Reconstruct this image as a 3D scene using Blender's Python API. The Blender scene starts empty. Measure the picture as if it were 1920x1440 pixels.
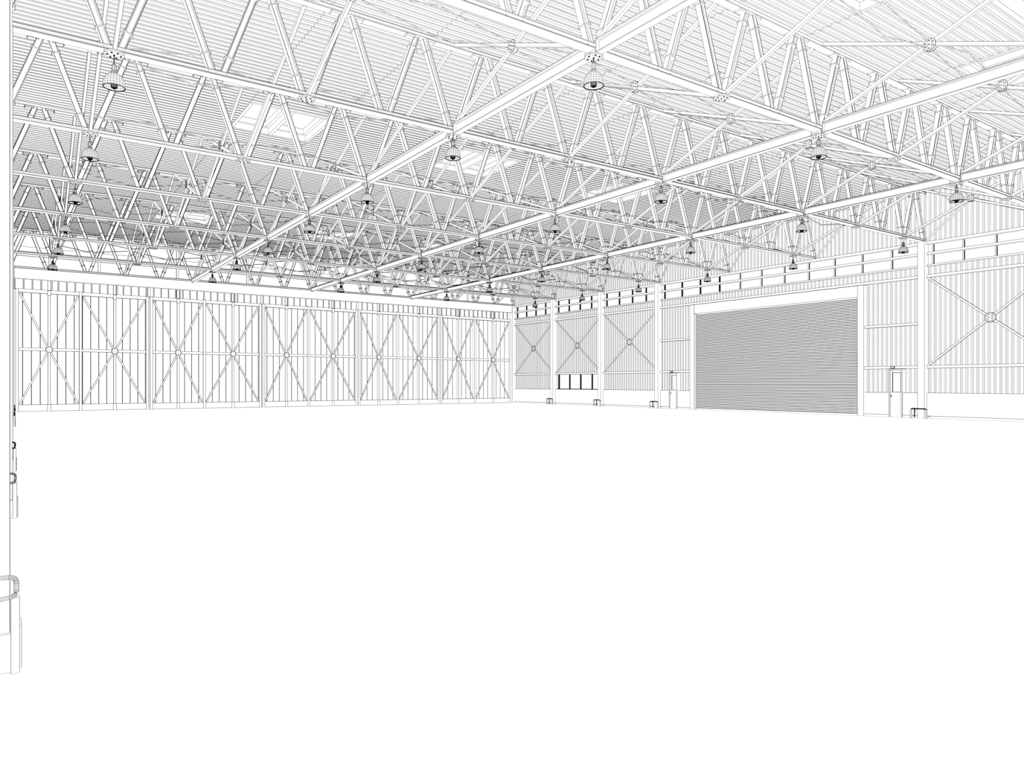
import bpy, math
import numpy as np
from mathutils import Vector

# ---------------------------------------------------------------- camera, sky, exposure
S = bpy.context.scene
COL = S.collection
EYE = 1.64
CX, CY, YAW, FPX = 0.3277, -5.26, 0.60993, 1335.0
cam_d = bpy.data.cameras.new('camera')
cam_d.sensor_fit = 'HORIZONTAL'
cam_d.sensor_width = 36.0
cam_d.lens = FPX / 1920 * 36.0
cam_d.shift_y = -0.3 / 1920
cam_d.clip_start = 0.05
cam_d.clip_end = 400
cam = bpy.data.objects.new('camera', cam_d)
COL.objects.link(cam)
cam.location = (CX, CY, EYE)
cam.rotation_euler = (math.radians(90), 0, -YAW)
S.camera = cam

world = bpy.data.worlds.new('white_sky')
world.use_nodes = True
world.node_tree.nodes['Background'].inputs[0].default_value = (1, 1, 1, 1)
world.node_tree.nodes['Background'].inputs[1].default_value = 1.0
S.world = world
# soft daylight everywhere: bounced sky light is gathered without a long walk through the hall
world.light_settings.distance = 0.001
world.light_settings.ao_factor = 1.0
S.cycles.use_fast_gi = True
S.cycles.fast_gi_method = 'REPLACE'
S.cycles.ao_bounces_render = 1
S.cycles.use_denoising = False
S.cycles.use_adaptive_sampling = False
S.cycles.filter_width = 1.5
vs = S.view_settings
vs.view_transform = 'Standard'
vs.look = 'None'
vs.gamma = 1.0
vs.use_curve_mapping = False
vs.exposure = 0.14

# ---------------------------------------------------------------- dimensions (metres)
BAY = 5.677            # truss spacing
NT = 9                 # trusses 0..8
TY = [i * BAY for i in range(NT)]
Z = lambda z: z + EYE  # heights were measured from eye level
ZB, ZT = Z(6.77), Z(9.02)      # underside of bottom chord, underside of top chord
ROOF = Z(9.12)
XL, XR = 0.305, 35.66          # inner faces of the columns
WALL = 36.12
ORD = ['first', 'second', 'third', 'fourth', 'fifth', 'sixth', 'seventh', 'eighth', 'ninth', 'tenth']
TRN = ['overhead', 'nearest', 'second', 'third', 'fourth', 'fifth', 'sixth', 'seventh', 'farthest']
def between(a, b):
    if a == 0: return 'before the nearest truss'
    return 'between the %s and %s trusses' % (TRN[a], TRN[b])
INK_W = 0.72 / FPX

# ---------------------------------------------------------------- materials
def material(name, col, rough=1.0, scale=3.0, amount=0.0):
    m = bpy.data.materials.new(name)
    m.use_nodes = True
    nt = m.node_tree
    b = nt.nodes['Principled BSDF']
    b.inputs['Roughness'].default_value = rough
    b.inputs['Specular IOR Level'].default_value = 0.0
    n = nt.nodes.new('ShaderNodeTexNoise')
    n.inputs['Scale'].default_value = scale
    r = nt.nodes.new('ShaderNodeMix')
    r.data_type = 'RGBA'
    r.inputs[6].default_value = (*col, 1)
    r.inputs[7].default_value = (*[c * (1 - amount) for c in col], 1)
    nt.links.new(n.outputs['Fac'], r.inputs[0])
    nt.links.new(r.outputs[2], b.inputs['Base Color'])
    return m
WHITE = material('white_paint', (0.975, 0.975, 0.975), 1.0, 0.5, 0.01)
PALE = material('white_floor_paint', (0.975, 0.975, 0.975), 1.0, 0.2, 0.01)
INK = material('black_ink_lines', (0.0, 0.0, 0.0), 1.0)
def glass():
    m = bpy.data.materials.new('clear_glass')
    m.use_nodes = True
    nt = m.node_tree
    nt.nodes.clear()
    o = nt.nodes.new('ShaderNodeOutputMaterial')
    t = nt.nodes.new('ShaderNodeBsdfTransparent')
    t.inputs[0].default_value = (0.97, 0.97, 0.97, 1)
    nt.links.new(t.outputs[0], o.inputs[0])
    return m
GLASS = glass()

# ---------------------------------------------------------------- mesh builder: white faces with black drawn edges
FWD = np.array([math.sin(YAW), math.cos(YAW), 0.0])
EYEP = np.array([CX, CY, EYE])

class M:
    def __init__(s):
        s.v = []; s.f = []; s.mi = []; s.e = set(); s.el = []
    def add(s, verts, faces, ink=True, mat=0):
        o = len(s.v)
        s.v += [tuple(map(float, p)) for p in verts]
        for f in faces:
            f = [i + o for i in f]
            s.f.append(f); s.mi.append(mat)
            if ink:
                for a, b in zip(f, f[1:] + f[:1]):
                    s.e.add((min(a, b), max(a, b)))
        return o
    def line(s, a, b):
        s.el.append((tuple(map(float, a)), tuple(map(float, b))))
    def box(s, lo, hi, ink=True, mat=0):
        (x0, y0, z0), (x1, y1, z1) = lo, hi
        vs_ = [(x, y, z) for x in (x0, x1) for y in (y0, y1) for z in (z0, z1)]
        s.add(vs_, [[0, 1, 3, 2], [4, 6, 7, 5], [0, 4, 5, 1], [2, 3, 7, 6], [0, 2, 6, 4], [1, 5, 7, 3]], ink, mat)
    def extrude(s, prof, p0, p1, side, up, ink=True, mat=0, caps=True):
        p0, p1, side, up = (np.array(a, float) for a in (p0, p1, side, up))
        n = len(prof)
        vs_ = [p0 + side * u + up * v for u, v in prof] + [p1 + side * u + up * v for u, v in prof]
        fs = [[i, (i + 1) % n, (i + 1) % n + n, i + n] for i in range(n)]
        if caps: fs += [list(range(n))[::-1], list(range(n, 2 * n))]
        s.add(vs_, fs, ink, mat)
    def lathe(s, c, prof, n=24, ink=True, mat=0):
        vs_ = []
        for r, z in prof:
            for k in range(n):
                a = 2 * math.pi * k / n
                vs_.append((c[0] + r * math.cos(a), c[1] + r * math.sin(a), c[2] + z))
        fs = [[j * n + k, j * n + (k + 1) % n, (j + 1) * n + (k + 1) % n, (j + 1) * n + k]
              for j in range(len(prof) - 1) for k in range(n)]
        s.add(vs_, fs, ink, mat)
    def tube(s, pts, r, n=6, ink=True, mat=0):
        pts = [np.array(p, float) for p in pts]
        rings = []
        for i, p in enumerate(pts):
            a = pts[max(i - 1, 0)]; b = pts[min(i + 1, len(pts) - 1)]
            d = (b - a) / np.linalg.norm(b - a)
            h = np.array([0, 0, 1.0]) if abs(d[2]) < 0.9 else np.array([1.0, 0, 0])
            u = np.cross(d, h); u /= np.linalg.norm(u); w = np.cross(u, d)
            rings.append([p + r * (math.cos(2 * math.pi * k / n) * u + math.sin(2 * math.pi * k / n) * w) for k in range(n)])
        vs_ = [q for g in rings for q in g]
        fs = [[j * n + k, j * n + (k + 1) % n, (j + 1) * n + (k + 1) % n, (j + 1) * n + k]
              for j in range(len(pts) - 1) for k in range(n)]
        fs += [list(range(n))[::-1], [len(vs_) - n + k for k in range(n)]]
        s.add(vs_, fs, ink, mat)
    def octo(s, c, nrm, u, v, r, th, bolts=True, lines=True, br=0.02, w=None, n=8):
        """flat octagonal connector, visible side towards +nrm, with bolt heads"""
        c, nrm, u, v = (np.array(a, float) for a in (c, nrm, u, v))
        ru, rv = (w or r), r
        pr = [(ru * math.cos(math.pi / n + 2 * math.pi * k / n) / math.cos(math.pi / n),
               rv * math.sin(math.pi / n + 2 * math.pi * k / n) / math.cos(math.pi / n)) for k in range(n)]
        s.extrude(pr, c - nrm * th, c, u, v)
        if lines:
            for q in (-0.36, 0.36):
                h = rv * 0.98
                s.line(c + u * ru * q + v * h, c + u * ru * q - v * h)
        if bolts:
            for (a, b) in ((-.66, .3), (-.66, -.3), (0, .68), (0, 0), (0, -.68), (.66, .3), (.66, -.3)):
                hx = [(a * ru + br * math.cos(k * math.pi / 3), b * rv + br * math.sin(k * math.pi / 3)) for k in range(6)]
                s.extrude(hx, c, c + nrm * 0.018, u, v, ink=False, mat=1)
    def build(s, name, parent=None, base=None, iw=1.0, mat=None, kind=None, fade=None):
        mats = [mat or WHITE, INK]
        V = np.array(s.v, float).reshape(-1, 3)
        A = [V[a] for a, b in s.e] + [np.array(a) for a, b in s.el]
        B = [V[b] for a, b in s.e] + [np.array(b) for a, b in s.el]
        verts = [V]; faces = list(s.f); mi = list(s.mi)
        if A and iw > 0:
            A = np.array(A); B = np.array(B)
            L = np.linalg.norm(B - A, axis=1)
            keep = L > 1e-6
            A, B, L = A[keep], B[keep], L[keep]
            n = np.maximum(1, np.ceil(L / 3.0)).astype(int)
            idx = np.repeat(np.arange(len(A)), n)
            k = np.concatenate([np.arange(q) for q in n])
            t0 = (k / n[idx])[:, None]; t1 = ((k + 1) / n[idx])[:, None]
            P0 = A[idx] * (1 - t0) + B[idx] * t0
            P1 = A[idx] * (1 - t1) + B[idx] * t1
            D = (B - A)[idx]; D = D / np.linalg.norm(D, axis=1)[:, None]
            H = np.where(np.abs(D[:, 2:3]) < 0.9, np.array([[0, 0, 1.0]]), np.array([[1.0, 0, 0]]))
            U = np.cross(D, H); U /= np.linalg.norm(U, axis=1)[:, None]
            W = np.cross(U, D)
            def hw(P):   # drawn line weight grows with how deep in the hall the edge lies
                d = np.maximum((P - EYEP) @ FWD, 2.0)
                w = d * INK_W * iw * 0.5
                if fade: w = np.minimum(w, fade / d)     # closely packed far ribs carry finer lines
                return w[:, None]
            h0, h1 = hw(P0), hw(P1)
            Q = np.stack([P0 + U * h0, P0 + W * h0, P0 - U * h0, P0 - W * h0,
                          P1 + U * h1, P1 + W * h1, P1 - U * h1, P1 - W * h1], 1).reshape(-1, 3)
            verts.append(Q)
            o = len(V) + 8 * np.arange(len(P0))
            F = np.stack([np.stack([o + a, o + (a + 1) % 4, o + 4 + (a + 1) % 4, o + 4 + a], 1) for a in range(4)], 1).reshape(-1, 4)
            faces += F.tolist(); mi += [1] * len(F)
        V = np.concatenate(verts)
        if parent is not None and base is None:
            base = parent['_b']
        if base is None:
            lo, hi = np.array(s.v).min(0), np.array(s.v).max(0)
            base = ((lo[0] + hi[0]) / 2, (lo[1] + hi[1]) / 2, lo[2])
        base = np.array(base, float)
        me = bpy.data.meshes.new(name)
        me.from_pydata((V - base).tolist(), [], faces)
        for m in mats: me.materials.append(m)
        me.polygons.foreach_set('material_index', mi)
        me.update()
        o = bpy.data.objects.new(name, me)
        COL.objects.link(o)
        o['_b'] = list(base)
        if parent is not None:
            o.parent = parent
            o.location = Vector(base) - Vector(parent['_b'])
        else:
            o.location = base
        if kind: o['kind'] = kind
        return o

def thing(name, base, label, cat, group=None):
    o = bpy.data.objects.new(name, None)
    o.empty_display_size = 0.2
    COL.objects.link(o)
    o.location = base
    o['_b'] = list(base)
    o['label'] = label; o['category'] = cat
    if group: o['group'] = group
    return o
def tag(o, label, cat, group=None):
    o['label'] = label; o['category'] = cat
    if group: o['group'] = group
    return o

def hprof(d, w, tf=0.014, tw=0.012, fl=0.016):
    """H section: u across the flanges (width w), v along the web (depth d), small fillets in the corners"""
    a, b, c = w / 2, d / 2, tw / 2
    if fl: q = [(a, -b), (a, -b + tf), (c + fl, -b + tf), (c, -b + tf + fl), (c, b - tf - fl), (c + fl, b - tf), (a, b - tf), (a, b)]
    else: q = [(a, -b), (a, -b + tf), (c, -b + tf), (c, b - tf), (a, b - tf), (a, b)]
    return q + [(-u, v) for u, v in q[::-1]]
X_, Y_, Z_ = (1, 0, 0), (0, 1, 0), (0, 0, 1)
def rect(w, h): return [(-w / 2, -h / 2), (w / 2, -h / 2), (w / 2, h / 2), (-w / 2, h / 2)]

# ================================================================ SETTING
m = M()
m.box((-0.3, -12, -0.2), (WALL + .1, 46.2, 0.0), ink=False)
m.build('floor', kind='structure', mat=PALE)

# ---- ceiling of ribbed steel sheet, ribs running along the trusses, square holes at the skylights
PITCH = BAY / 24
PROF = [(0.0, 0.0), (0.040, 0.0), (0.137, 0.060), (0.226, 0.060)]
SKX = (8, 16, 24); SKB = (0, 3, 6)
m = M()
bx = [-0.25, 6.6, 9.4, 14.6, 17.4, 22.6, 25.4, WALL + .1]
lines = []
y0i = 9                       # the ribbed sheet starts at this pitch
for k in range(y0i, 24 * 8 + 2):
    for (dy, dz) in PROF:
        lines.append((k * PITCH + dy, ROOF + dz, k))
NL = len(lines)
vid = {}
def rv(i, j):
    if (i, j) not in vid:
        vid[(i, j)] = len(m.v)
        m.v.append((bx[j], lines[i][0], lines[i][1]))
    return vid[(i, j)]
def hole(k, j):
    if j not in (1, 3, 5): return False
    return any(24 * b + 6 <= k < 24 * b + 18 for b in SKB)
for i in range(NL - 1):
    k = lines[i][2]
    for j in range(len(bx) - 1):
        if hole(k, j): continue
        a, b, c, d = rv(i, j), rv(i, j + 1), rv(i + 1, j + 1), rv(i + 1, j)
        m.f.append([a, b, c, d]); m.mi.append(0)
        m.e.add((min(a, b), max(a, b))); m.e.add((min(c, d), max(c, d)))
        if j > 0: m.e.add((min(a, d), max(a, d)))
        if j < len(bx) - 2: m.e.add((min(b, c), max(b, c)))
m.build('ceiling', kind='structure', fade=0.62)
m = M()
m.box((-0.3, -6.5, ROOF + .06), (WALL + .1, y0i * PITCH, ROOF + .12), ink=False)
m.build('ceiling', kind='structure')

# ---- side walls of vertical trapezoidal cladding
def clad_wall(name, xf, sgn, zfun, y0, y1):
    """xf plane of the face, sgn +1 when the outside lies towards +x"""
    m = M()
    pitch = 0.2285
    pr = [(0, 0), (0.135, 0), (0.150, 0.035), (0.198, 0.035)]
    L = []
    n0 = round(y0 / pitch)
    for k in range(n0, round(y1 / pitch)):
        for a, b in pr: L.append((k * pitch + a, xf + sgn * b))
    L.append((round(y1 / pitch) * pitch, xf))
    for (ya, xa), (yb, xb) in zip(L, L[1:]):
        for (za, zb) in zfun((ya + yb) / 2):
            o = len(m.v)
            m.v += [(xa, ya, za), (xb, yb, za), (xb, yb, zb), (xa, ya, zb)]
            m.f.append([o, o + 1, o + 2, o + 3]); m.mi.append(0)
            m.e |= {(o, o + 1), (o, o + 3), (o + 2, o + 3)}
    return m.build(name, kind='structure', iw=.8 if sgn > 0 else .35)
COLS = [0, 1, 2, 5, 6, 7, 8]           # trusses that stand on a column
PL = Z(-0.43)                          # top of the low solid wall
WB0, WB1 = Z(5.62), Z(6.74)            # window band
ROL = (14.54, 25.28)
DOORS = ((12.32, 12.97), (26.74, 27.41))
LW = (34.3, 39.5)
TOPW = ROOF + .1
def zf_right(y):
    if LW[0] < y < LW[1]: r = [(Z(0.74), WB0)]
    elif ROL[0] - .1 < y < ROL[1] + .1: r = [(Z(4.6), WB0)]
    elif any(a < y < b for a, b in DOORS): r = [(Z(0.72), WB0)]
    else: r = [(PL, WB0)]
    return r + [(WB1, TOPW)]
clad_wall('wall_right', WALL, 1, zf_right, -6, 45.5)
clad_wall('wall_left', -0.12, -1, lambda y: [(PL, TOPW)], -6, 45.5)

def low_wall(name, x0, x1, spans):
    m = M()
    for a, b in spans:
        cuts = [a]
        for i in COLS:
            if a < TY[i] - .16 and TY[i] + .16 < b: cuts += [TY[i] - .16, TY[i] + .16]
        cuts.append(b)
        for p, q in zip(cuts[::2], cuts[1::2]): m.box((x0, p, 0), (x1, q, PL))
    return m.build(name, kind='structure')
rspans = [(-6, DOORS[0][0]), (DOORS[0][1], ROL[0] - .3), (ROL[1] + .3, DOORS[1][0]), (DOORS[1][1], 45.45)]
low_wall('wall_right', 35.9, WALL + .08, rspans)
low_wall('wall_left', -0.2, 0.1, [(-6, 45.45)])
def skirting(name, x0, x1, spans):
    m = M()
    for a, b in spans: m.box((x0, a, 0), (x1, b, 0.115))
    return m.build(name, kind='structure')
skirting('baseboard_right', 35.86, 35.9, rspans)
skirting('baseboard_left', 0.1, 0.14, [(-6, 45.4)])

# ---- back gable above the door header
m = M()
m.box((-0.25, 45.75, Z(6.1)), (WALL + .1, 45.9, TOPW), ink=False)
m.build('wall_back', kind='structure')
m = M(); m.box((-0.2, 45.62, Z(7.56)), (WALL, 45.75, Z(7.82))); m.box((-0.2, 45.66, Z(7.82)), (WALL, 45.75, Z(8.1)))
m.build('trim_1', kind='structure')
# ribbed fascia between header beam and sliding doors
m = M()
def board_panel(m, x0, x1, z0, z1, yf, pitch, gw, gd, off):
    """boards with grooves; grooves centred at off + k*pitch"""
    xs = [x0]
    k = math.ceil((x0 + gw - off) / pitch)
    L = [(x0, yf)]
    while off + k * pitch + gw < x1:
        c = off + k * pitch
        L += [(c - gw / 2, yf), (c - gw / 2 + .006, yf + gd), (c + gw / 2 - .006, yf + gd), (c + gw / 2, yf)]
        k += 1
    L.append((x1, yf))
    o = len(m.v)
    for x, y in L: m.v += [(x, y, z0), (x, y, z1)]
    for i in range(len(L) - 1):
        a = o + 2 * i
        m.f.append([a, a + 2, a + 3, a + 1]); m.mi.append(0)
        m.e |= {(a, a + 1), (a, a + 2), (a + 1, a + 3)}
    m.e.add((o + 2 * len(L) - 2, o + 2 * len(L) - 1))
board_panel(m, 0.0, 35.9, Z(5.55), Z(6.2), 45.6, 0.4325, 0.055, 0.02, 0.34)
m.build('trim_2', kind='structure')

# ================================================================ ROOF TRUSSES
RECT_COLLAR = rect(0.195, 0.195)
def truss(i):
    y = TY[i]
    fl = .016 if i < 3 else 0
    wt = 1.0 if i < 3 else .92
    HD = hprof(0.145, 0.145, 0.012, 0.010, fl)
    lab = {0: 'lattice roof truss overhead, just outside the top right of the frame',
           1: 'white lattice roof truss nearest the camera, with the largest pendant lamps below it',
           8: 'farthest lattice roof truss, standing on the long header beam above the sliding doors'}.get(
        i, 'white lattice roof truss with zigzag diagonals, %s one counted from the camera' % TRN[i])
    t = thing('roof_truss', (18, y, ZB), lab, 'roof truss', 'lattice roof trusses across the hall')
    m = M(); m.extrude(hprof(0.10, 0.26, 0.013, 0.012, fl), (0.1, y, ZB + .05), (35.98, y, ZB + .05), Y_, Z_)
    m.build('bottom_chord', t, iw=wt)
    m = M(); m.extrude(hprof(0.10, 0.20, 0.013, 0.012, 0), (0.1, y, ZT + .05), (35.98, y, ZT + .05), Y_, Z_)
    m.build('top_chord', t, iw=.75 * wt)
    for j in range(18):                 # cover strips under the top chord, between the nodes
        xa, xb = 2 * j - 1 + .42, 2 * j + 1 - .42
        if j == 0: xa = 0.3
        m = M(); m.box((xa, y - .1, ZT - .014), (xb, y + .1, ZT))
        m.build('cover_plate', t, iw=.6)
    for j in range(18):                 # node j at x = 2j+1 on top, bottom nodes at x = 2j
        for s in (-1, 1):
            xb = 2 * j + 1 + s; xt = 2 * j + 1
            p0 = np.array([xb - s * .12, y, ZB + .1]); p1 = np.array([xt + s * .12, y, ZT])
            d = (p1 - p0) / np.linalg.norm(p1 - p0)
            v = np.cross(d, np.array([0, 1.0, 0]))
            m = M(); m.extrude(HD, p0 + d * .01, p1, Y_, v)
            dg = m.build('diagonal', t, iw=wt)
            L = np.linalg.norm(p1 - p0)
            m = M()
            m.extrude(RECT_COLLAR, p0 + d * .36, p0 + d * .385, Y_, v)
            dg2 = m.build('splice_collar', dg)
            m = M()
            m.extrude(RECT_COLLAR, p0 + d * (L - .33), p0 + d * (L - .305), Y_, v)
            m.build('splice_collar', dg)
        # small bracket at the top node
        for q in (-1, 1):
            m = M()
            m.box((xt + q * .28 - .12, y - .085, ZT - .05), (xt + q * .28 + .12, y + .085, ZT))
            m.build('node_bracket', t, iw=1.0 if i < 3 else 1.6)
    if i < 8:
        for x in range(2, 36, 4):
            low = x in (10, 18, 26)
            zb = Z(6.645) if low else ZB - .035
            m = M()
            m.octo((x, y, zb), (0, 0, -1), Y_, X_, 0.182, .035 if not low else .025, br=0.019)
            m.build('gusset_plate', t)
            if low:
                m = M()
                m.box((x - .05, y - .1, zb + .025), (x - .035, y + .1, ZB)); m.box((x + .035, y - .1, zb + .025), (x + .05, y + .1, ZB))
                m.build('hanger_bracket', t)
for i in range(NT): truss(i)

# ================================================================ LONGITUDINAL TIE BEAMS
TIEN = {10: 'left', 18: 'middle', 26: 'right'}
for x in (10, 18, 26):
    for b in range(0, 8):
        ya, yb = b * BAY + .17, (b + 1) * BAY - .17
        lab = 'white horizontal steel beam of the %s row, %s' % (TIEN[x], between(b, b + 1))
        t = thing('tie_beam', (x, (ya + yb) / 2, Z(6.67)), lab, 'steel beam', 'longitudinal beams between the trusses')
        m = M(); m.extrude(hprof(0.28, 0.17, 0.016, 0.012), (x, ya, Z(6.81)), (x, yb, Z(6.81)), X_, Z_)
        m.build('beam', t)
        for yy in ((ya - .02, ya), (yb, yb + .02)):
            m = M(); m.box((x - .085, yy[0], Z(6.67)), (x + .085, yy[1], Z(6.955)))
            m.build('end_plate', t)

# ================================================================ SWAY BRACES BETWEEN TRUSSES
for b in range(8):
    ym = (b + .5) * BAY
    for n, x in enumerate(range(2, 36, 4)):
        ya, yb = TY[b] + .14, TY[b + 1] - .14
        zl = 6.95 if x in (10, 18, 26) else 6.83
        t = thing('cross_brace', (x, ym, Z(6.87)),
                  'crossed roof braces %s, %s from the left wall' % (between(b, b + 1), ORD[n]),
                  'cross brace', 'crossed braces between the trusses')
        for (z0, z1, dx) in ((zl, 9.05, 0), (9.05, zl, 0)):
            p0 = np.array([x + dx, ya, Z(z0)]); p1 = np.array([x + dx, yb, Z(z1)])
            c = (p0 + p1) / 2
            d = (p1 - p0) / np.linalg.norm(p1 - p0)
            v = np.cross(d, np.array([1.0, 0, 0]))
            for (q0, q1) in ((p0, c - d * .12), (c + d * .12, p1)):
                m = M(); m.extrude(rect(.075, .085), q0, q1, X_, v)
                m.build('brace_arm', t)
        if x == 34:
            for yy in (TY[b] + .1, TY[b + 1] - .1):
                p0 = np.array([35.95, yy, Z(6.86)]); c = np.array([x + .02, ym, Z(7.975)])
                d = (c - p0) / np.linalg.norm(c - p0); v = np.cross(d, np.array([0, 0, 1.0])); v /= np.linalg.norm(v)
                m = M(); m.extrude(rect(.07, .07), p0, c - d * .12, v, np.cross(v, d)); m.build('brace_arm', t)
        m = M()
        m.octo((x - .055, ym, Z(7.975)), (-1, 0, 0), Y_, Z_, 0.135, 0.02, br=.015)
        m.octo((x + .055, ym, Z(7.975)), (1, 0, 0), Y_, Z_, 0.135, 0.02, br=.015)
        m.build('connector_plate', t, iw=1.2)

# ================================================================ ZIGZAG RODS RUNNING ALONG EACH BAY
for b in range(8):
    ym = (b + .5) * BAY
    for up in (1, 0):
        t = thing('stay_rod', (18, ym, Z(7.6)),
                  'thin bent %s rod strung along the roof %s' % (
                      'upper' if up else 'lower', between(b, b + 1)), 'rod', 'thin rods along the roof bays')
        for n, x in enumerate(range(2, 35, 4)):
            if x + 4 > 34: break
            z0 = 8.05 if up else 7.9
            z1 = 8.32 if up else 7.61
            m = M()
            m.tube([(x + .06, ym, Z(z0)), (x + 2, ym, Z(z1)), (x + 3.87, ym, Z(z0))], .015, 4)
            rr = m.build('rod', t, iw=.75)
            m = M(); m.tube([(x + 1.94, ym, Z(z1)), (x + 2.06, ym, Z(z1))], .026, 6)
            m.build('turnbuckle', rr, iw=.6)

# ================================================================ SKYLIGHTS
for bi, b in enumerate(SKB):
    yc = (b + .5) * BAY
    for xi, xc in enumerate(SKX):
        lab = 'square two-pane roof skylight, %s in the row %s' % (['leftmost', 'middle', 'rightmost'][xi],
              ['nearest the camera', 'halfway down the hall', 'nearest the sliding doors'][bi])
        t = thing('skylight', (xc, yc, ROOF), lab, 'skylight', 'roof skylights')
        hy = 6 * PITCH; hx = 1.4
        def ring(m, hx, hy, z0, z1, w):
            m.box((xc - hx, yc - hy, z0), (xc + hx, yc - hy + w, z1)); m.box((xc - hx, yc + hy - w, z0), (xc + hx, yc + hy, z1))
            m.box((xc - hx, yc - hy + w, z0), (xc - hx + w, yc + hy - w, z1)); m.box((xc + hx - w, yc - hy + w, z0), (xc + hx, yc + hy - w, z1))
        m = M(); ring(m, hx, hy, ROOF, ROOF + .22, .10)
        m.box((xc - .06, yc - hy + .1, ROOF + .0), (xc + .06, yc + hy - .1, ROOF + .22))
        m.build('curb', t)
        for s in (-1, 1):
            x0, x1 = (xc - hx + .1, xc - .06) if s < 0 else (xc + .06, xc + hx - .1)
            y0, y1 = yc - hy + .1, yc + hy - .1
            m = M(); w = .11
            z0, z1 = ROOF + .22, ROOF + .42
            m.box((x0, y0, z0), (x1, y0 + w, z1)); m.box((x0, y1 - w, z0), (x1, y1, z1))
            m.box((x0, y0 + w, z0), (x0 + w, y1 - w, z1)); m.box((x1 - w, y0 + w, z0), (x1, y1 - w, z1))
            fr = m.build('sash', t)
            m = M(); m.box((x0 + w, y0 + w, z1 - .02), (x1 - w, y1 - w, z1 - .01), ink=False)
            m.build('pane', fr, mat=GLASS)

# ================================================================ PENDANT LAMPS
def lamp(x, i):
    y = TY[i]
    low = x in (10, 18, 26)
    zt = Z(6.645) if low else ZB - .035
    row = {2: 'by the left wall', 10: 'under the left beam', 18: 'under the middle beam', 26: 'under the right beam', 34: 'by the right wall'}[x]
    t = thing('pendant_lamp', (x, y, Z(6.07)),
              'bell-shaped pendant lamp hanging %s, below the %s truss' % (row, TRN[i]), 'lamp', 'pendant lamps under the trusses')
    c = (x, y, 0)
    m = M(); m.tube([(x, y, Z(6.53)), (x, y, zt)], .011, 6, ink=False, mat=1)
    m.build('stem', t)
    m = M()
    m.lathe((x, y, Z(6.40)), [(.008, .145), (.030, .14), (.043, .12), (.045, .0)], 14)
    nk = m.build('socket_housing', t, iw=1.0)
    m = M(); m.lathe((x, y, Z(6.345)), [(.047, .055), (.05, .04), (.05, .0)], 14)
    m.build('collar', nk)
    m = M()
    prof = []
    for k in range(9):
        q = k / 8
        zz = math.sin(math.pi / 2 * (1 - q)) * .9 + .1 * (1 - q)
        prof.append((max(.05, .203 * (1 - zz ** 2.6) ** .45 if zz < 1 else .05), .285 * zz))
    inner = [(r - .006, z - .003) for r, z in prof[::-1]]
    m.lathe((x, y, Z(6.075)), prof, 22)
    m.lathe((x, y, Z(6.075)), inner, 22)
    sh = m.build('lamp_shade', t, iw=.85)
    m = M(); m.lathe((x, y, Z(6.075)), [(.202, .0), (.207, .005), (.207, -.009), (.202, -.012), (.195, -.009), (.195, .0)], 22)
    m.build('rim', sh, iw=1.1)
    m = M()
    m.lathe((x, y, Z(6.10)), [(.062 * math.sin(math.pi * k / 8), -.062 * math.cos(math.pi * k / 8)) for k in range(9)], 22)
    m.build('bulb', t, iw=1.5)
for i in range(1, 8):
    for x in (2, 10, 18, 26, 34): lamp(x, i)

# ================================================================ COLUMNS AND THEIR GUARDS
def column(side, i):
    y = TY[i]
    if side > 0: x0, x1 = XR, 36.05
    else: x0, x1 = -0.1, XL
    w = .155
    m = M(); m.box((x0, y - w, 0), (x1, y + w, ZB))
    o = m.build('steel_column', iw=.55 if side < 0 and i > 0 else 1.0)
    tag(o, 'white square steel column against the %s wall carrying the %s truss' % ('right' if side > 0 else 'left', TRN[i]),
        'column', 'columns along the %s wall' % ('right' if side > 0 else 'left'))
def guard(side, i):
    y = TY[i]
    t = thing('column_guard', (XR if side > 0 else XL, y, 0),
              'low tube guard at the foot of the %s wall column under the %s truss' % ('right' if side > 0 else 'left', TRN[i]),
              'bumper guard', 'guards at the column feet')
    if side > 0:
        X0, X1 = 35.40, 35.46
        for s in (-1, 1):
            m = M(); m.box((X0, y + s * .35 - .03, 0), (X1, y + s * .35 + .03, .43)); m.build('post', t)
            m = M(); m.box((X1, y + s * .35 - .012, 0), (X1 + .3, y + s * .35 + .012, .10)); m.build('foot_plate', t)
        m = M()
        m.tube([(35.43, y - .35, .40), (35.43, y - .34, .44), (35.43, y - .29, .46), (35.43, y + .30, .46), (35.46, y + .33, .46), (35.70, y + .33, .46)], .022, 8)
        m.build('rail', t, iw=1.0)
        m = M(); m.tube([(35.62, y + .27, .06), (35.62, y + .27, .46)], .022, 8); m.build('rail', t)
    else:
        ys = y - .34
        m = M(); m.box((.311, ys - .004, 0), (.352, ys + .03, .43)); m.build('post', t)
        m = M(); m.box((.348, ys + .09, .0), (.361, ys + .26, .24)); m.build('post', t)
        m = M(); m.box((.05, ys + .03, 0), (.311, ys + .055, .22)); m.build('foot_plate', t)
        m = M()
        C = [np.array(p) for p in ((-.1, ys + .10, .548), (.337, ys, .545), (.337, ys - .01, .437), (-.1, ys - .09, .42))]
        P = [C[0]]
        for a_, b_, c_ in zip(C, C[1:], C[2:]):          # round the two corners
            u = (a_ - b_) / np.linalg.norm(a_ - b_); w_ = (c_ - b_) / np.linalg.norm(c_ - b_)
            for k in range(7):
                q = k / 6
                P.append(b_ + u * .035 * (1 - q) ** 2 + w_ * .035 * q ** 2)
        P.append(C[3])
        m.tube(P, .012, 12)
        m.build('rail', t, iw=.9)
for i in COLS:
    column(1, i); column(-1, i)
for i in (0, 1, 2, 5, 6, 7):
    guard(-1, i)
    if i > 1: guard(1, i)

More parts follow.
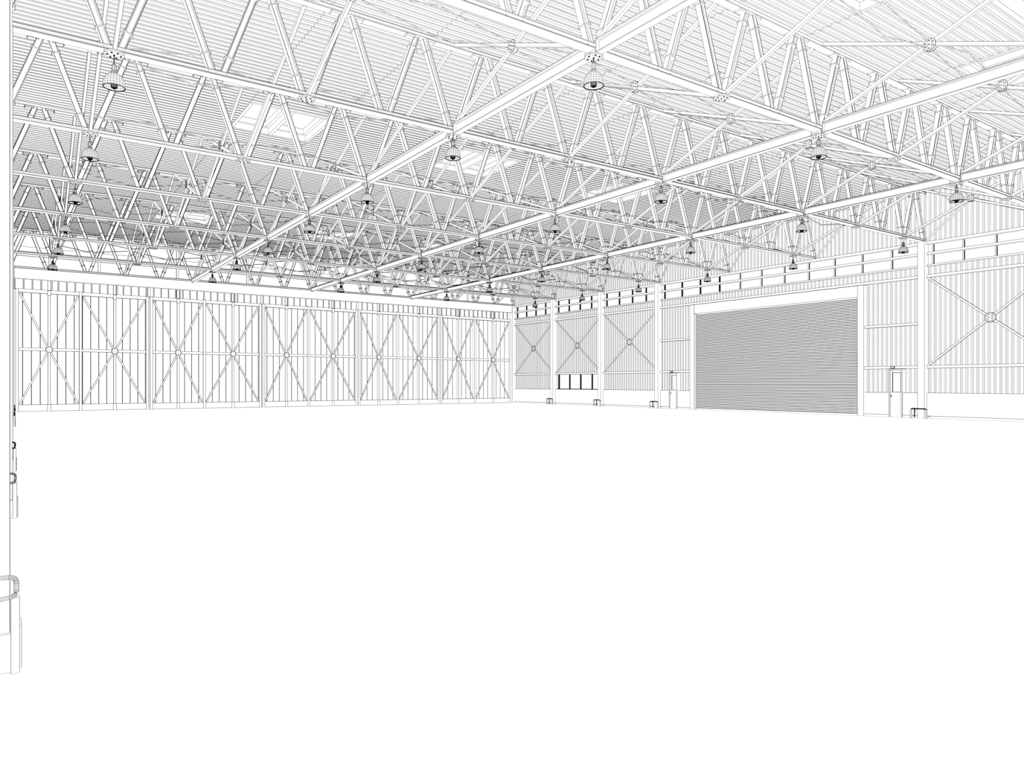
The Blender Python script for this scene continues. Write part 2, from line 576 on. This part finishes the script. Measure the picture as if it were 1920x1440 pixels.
# ================================================================ WALL RAILS ON THE RIGHT WALL
spans = [(0, 1), (1, 2), (2, 5), (5, 6), (6, 7), (7, 8)]
bayname = between
RH = {'top': (6.63, 6.76), 'window': (6.135, 6.24), 'sill': (5.585, 5.66), 'upper': (5.055, 5.18), 'middle': (2.83, 2.945), 'lower': (.745, .87)}
def rail(a, b, key, y0, y1, where):
    m = M(); z0, z1 = RH[key]
    m.box((35.86, y0, Z(z0)), (36.02, y1, Z(z1)))
    o = m.build('wall_rail')
    nm = {'top': 'rail above the high windows', 'window': 'rail across the high windows', 'sill': 'rail under the high windows',
          'upper': 'rail below the window band', 'middle': 'short rail at mid height', 'lower': 'rail at door-head height'}[key]
    tag(o, '%s, %s' % (nm, where), 'wall rail', 'horizontal rails on the right wall')
for a, b in spans:
    y0, y1 = TY[a] + .155, TY[b] - .155
    for key in ('top', 'window', 'sill', 'upper'):
        rail(a, b, key, y0, y1, bayname(a, b))
    if (a, b) == (2, 5):
        for key in ('middle', 'lower'):
            rail(a, b, key, y0, ROL[0] - .33, 'right of the roller shutter')
            rail(a, b, key, ROL[1] + .31, y1, 'left of the roller shutter')
    else:
        rail(a, b, 'lower', y0, y1, bayname(a, b))

# ---- X braces on the wall
for n, (a, b) in enumerate([s for s in spans if s != (2, 5)]):
    y0, y1 = TY[a] + .17, TY[b] - .17
    t = thing('wall_cross_brace', (35.92, (y0 + y1) / 2, Z(.87)), 'X brace with centre plate on the right wall ' + bayname(a, b),
              'cross brace', 'X braces on the right wall')
    yc, zc = (y0 + y1) / 2, Z(2.957)
    for sy, sz in ((-1, -1), (-1, 1), (1, -1), (1, 1)):
        p0 = np.array([35.96, y0 if sy < 0 else y1, Z(.87) if sz < 0 else Z(5.055)]); c = np.array([35.96, yc, zc])
        d = (c - p0) / np.linalg.norm(c - p0); v = np.cross(d, np.array([1.0, 0, 0]))
        m = M(); m.extrude(rect(.05, .085), p0, c - d * .2, X_, v); m.build('brace_arm', t)
    m = M(); m.octo((35.9, yc, zc), (-1, 0, 0), Y_, Z_, .205, .09, br=.022); m.build('connector_plate', t, iw=1.4)

# ================================================================ WINDOWS
def window(n, y0, y1, z0, z1, mull):
    m = M(); f = .025
    xa, xb = 36.03, 36.13
    m.box((xa, y0, z0), (xb, y1, z0 + f), ink=True); m.box((xa, y0, z1 - f), (xb, y1, z1))
    fr = m.build('window_%d' % n, kind='structure')
    for y in mull:
        m = M(); m.box((36.05, y - .03, z0 + f), (xb, y + .03, z1 - f))
        for q in ((-.01, .01) if y > 22 else ()): m.line((36.05, y + q, z0 + f), (36.05, y + q, z1 - f))
        for q in (36.075, 36.10): m.line((q, y - .03, z0 + f), (q, y - .03, z1 - f))
        m.build('mullion', fr)
    e = [y0] + list(mull) + [y1]
    for a, b in zip(e, e[1:]):
        m = M(); m.box((36.10, a + .035, z0 + f), (36.106, b - .035, z1 - f), ink=False); m.build('pane', fr, mat=GLASS)
wn = 1
for a, b in spans:
    if (a, b) == (2, 5): mu = [12.93 + 1.507 * k for k in range(11)]
    else: mu = [TY[b] - .36 - 1.325 * k for k in range(4)][::-1]
    window(wn, TY[a] + .16, TY[b] - .16, WB0, WB1, mu); wn += 1
window(wn, LW[0], LW[1], Z(-.42), Z(.76), [35.33, 36.66, 37.98, 39.31])

# ================================================================ ROLLER SHUTTER
t = thing('roller_shutter', (36.0, (ROL[0] + ROL[1]) / 2, 0), 'wide roller shutter gate of narrow horizontal slats in the right wall', 'roller shutter')
m = M(); m.box((35.80, ROL[1], 0), (36.12, ROL[1] + .30, Z(5.035))); m.build('side_post', t)
m = M(); m.box((35.80, ROL[0] - .33, 0), (36.12, ROL[0], Z(5.035))); m.build('side_post', t)
m = M(); m.box((35.82, ROL[0], Z(4.455)), (36.12, ROL[1], Z(5.035))); m.build('lintel', t)
m = M(); m.box((35.88, ROL[1] - .08, 0), (36.0, ROL[1], Z(4.455))); m.build('guide_channel', t)
m = M(); m.box((35.88, ROL[0], 0), (36.0, ROL[0] + .03, Z(4.455))); m.build('guide_channel', t)
m = M()
ns = 72; z0 = .11; ph = (Z(4.44) - z0) / ns
for k in range(ns):
    za = z0 + k * ph
    P = [(35.97, za), (35.955, za + ph * .22), (35.955, za + ph * .82), (35.97, za + ph)]
    o = len(m.v)
    for (x, z) in P: m.v += [(x, ROL[0] + .03, z), (x, ROL[1] - .08, z)]
    for q in range(3):
        a = o + 2 * q
        m.f.append([a, a + 1, a + 3, a + 2]); m.mi.append(0)
    for q in (0, 1): m.e.add((o + 2 * q, o + 2 * q + 1))
for yy in (ROL[0] + .035, ROL[1] - .085): m.line((35.95, yy, z0), (35.95, yy, Z(4.44)))
m.build('slat_curtain', t, iw=1.3)
m = M(); m.box((35.93, ROL[0] + .03, 0), (35.99, ROL[1] - .08, z0)); m.build('bottom_bar', t)

# ================================================================ PERSONNEL DOORS
for n, (a, b) in enumerate(DOORS):
    zt = Z(.73)
    m = M(); w = .05
    m.box((35.84, a, 0), (36.14, a + w, zt)); m.box((35.84, b - w, 0), (36.14, b, zt)); m.box((35.84, a + w, zt - w), (36.14, b - w, zt))
    fr = m.build('door_%d' % (n + 1), kind='structure')
    ya, yb = a + w, b - w
    m = M()
    m.box((35.90, ya, 0), (35.95, yb, Z(-.41)))
    m.box((35.90, ya, Z(-.41)), (35.95, ya + .03, zt - w)); m.box((35.90, yb - .10, Z(-.41)), (35.95, yb, zt - w))
    m.box((35.90, ya + .03, Z(.56)), (35.95, yb - .10, zt - w))
    lf = m.build('door_leaf', fr)
    m = M()
    y0_, y1_, z0_, z1_ = ya + .03, yb - .10, Z(-.41), Z(.56)
    g = .018
    m.box((35.89, y0_, z0_), (35.91, y0_ + g, z1_), ink=False, mat=1); m.box((35.89, y1_ - g, z0_), (35.91, y1_, z1_), ink=False, mat=1)
    m.box((35.89, y0_, z0_), (35.91, y1_, z0_ + g), ink=False, mat=1); m.box((35.89, y0_, z1_ - g), (35.91, y1_, z1_), ink=False, mat=1)
    gs = m.build('glazing_bead', lf)
    m = M(); m.box((35.92, y0_, z0_), (35.926, y1_, z1_), ink=False); m.build('pane', lf, mat=GLASS)
    m = M(); m.box((35.87, yb - .07, .98), (35.90, yb - .03, 1.10)); m.build('door_handle', lf)
    ym = (a + b) / 2 + (.12 if n == 0 else .1)
    m = M(); m.box((35.79, ym - .08, Z(.775)), (35.86, ym + .08, Z(.86)))
    o = m.build('exit_lamp', iw=1.7)
    tag(o, 'small box lamp on the wall rail above the door %s of the roller shutter' % ('right' if n == 0 else 'left'), 'wall lamp')

# ================================================================ BACK: HEADER BEAM, SLIDING DOORS
m = M()
m.box((0.31, 45.30, Z(6.165)), (XR, 45.55, Z(6.765)))
tag(m.build('header_beam'), 'deep white header beam running above the hangar sliding doors', 'beam')
YD = 45.42
LW0, PER = .38, 7.08
for k in range(5):
    o_ = PER * k
    xa, xb = LW0 + o_, min(7.37 + o_, 35.64)
    lab = 'tall hangar sliding door leaf with two X braced panels, ' + (
        ['first leaf beside the left wall', 'second leaf from the left', 'middle leaf of the five', 'fourth leaf from the left', 'last leaf beside the right wall'][k])
    t = thing('sliding_door', ((xa + xb) / 2, YD + .1, 0), lab, 'hangar door', 'hangar sliding door leaves')
    zt0, zt1 = Z(5.385), Z(5.58)
    zb1 = Z(-1.235)
    zm0, zm1 = Z(1.965), Z(2.12)
    m = M(); board_panel(m, xa + .05, xb - .05, zb1, zt0, YD + .22, .4325, .018, .012, 2.04 + o_ - .02)
    m.build('cladding', t)
    m = M(); m.box((xa + .03, YD + .02, zt0), (xb - .03, YD + .2, zt1)); m.build('top_rail', t)
    m = M(); m.box((xa + .03, YD + .02, 0.02), (xb - .03, YD + .2, zb1)); m.build('bottom_rail', t)
    st = [(xa, xa + .14), (xb - .14, xb)]
    for a, b in st:
        m = M(); m.box((a, YD, 0), (b, YD + .2, zt1)); m.build('stile', t)
    m = M(); m.box((3.57 + o_, YD - .02, 0), (3.71 + o_, YD + .2, Z(5.62))); m.build('stile', t)
    for (pa, pb, pc) in ((xa + .14, 3.57 + o_, 2.03 + o_), (3.71 + o_, xb - .14, 5.47 + o_)):
        zc = (zm0 + zm1) / 2
        m = M(); m.box((pc - .06, YD + .0, 0), (pc + .06, YD + .2, zt1)); pst = m.build('post', t)
        m = M(); m.box((pc - .085, YD - .02, 0), (pc + .085, YD + .1, zb1)); m.build('sleeve', pst)
        m = M(); m.box((pc - .085, YD - .02, zt0 - .1), (pc + .085, YD + .1, zt1 - .03)); m.build('sleeve', pst)
        m = M(); m.box((pa, YD + .05, zm0), (pc - .06, YD + .2, zm1)); m.box((pc + .06, YD + .05, zm0), (pb, YD + .2, zm1)); m.build('middle_rail', t)
        for sx in (-1, 1):
            for sz in (-1, 1):
                p0 = np.array([pa + .05 if sx < 0 else pb - .05, YD + .06, zb1 + .02 if sz < 0 else zt0 - .02])
                c = np.array([pc, YD + .06, zc])
                d = (c - p0) / np.linalg.norm(c - p0); v = np.cross(d, np.array([0, 1.0, 0]))
                m = M(); m.extrude(rect(.06, .085), p0 + d * .05, c - d * .15, Y_, v); m.build('brace_arm', t)
        m = M(); m.octo((pc, YD - .03, zc), (0, -1, 0), X_, Z_, .175, .03, br=.024, lines=False); m.build('connector_plate', t, iw=1.5)
# stub posts between header and door leaves
for k in range(5):
    for x in (2.03, 5.47, 7.41):
        xx = x + PER * k
        if xx > 35.6: continue
        m = M(); m.box((xx - .07, 45.5, Z(5.58)), (xx + .07, 45.6, Z(6.165)))
        if x != 7.41: m.box((xx + .12, 45.55, Z(5.58)), (xx + .17, 45.6, Z(6.165)))
        w = {2.03: 'above the left panel of', 5.47: 'above the right panel of', 7.41: 'above the right edge of'}[x]
        tag(m.build('hanger_post'), 'short post under the header beam, %s the %s sliding door' % (w, ORD[k]), 'post', 'short posts above the sliding doors')
# gable posts
for k in range(7):
    x = 4.64 + 4.455 * k
    m = M(); m.box((x - .06, 45.56, Z(6.77)), (x + .06, 45.66, ROOF))
    tag(m.build('gable_post'), 'thin upright gable post behind the farthest truss, %s from the left' % ORD[k], 'post', 'gable posts behind the farthest truss')

for o in list(bpy.data.objects):
    if '_b' in o: del o['_b']
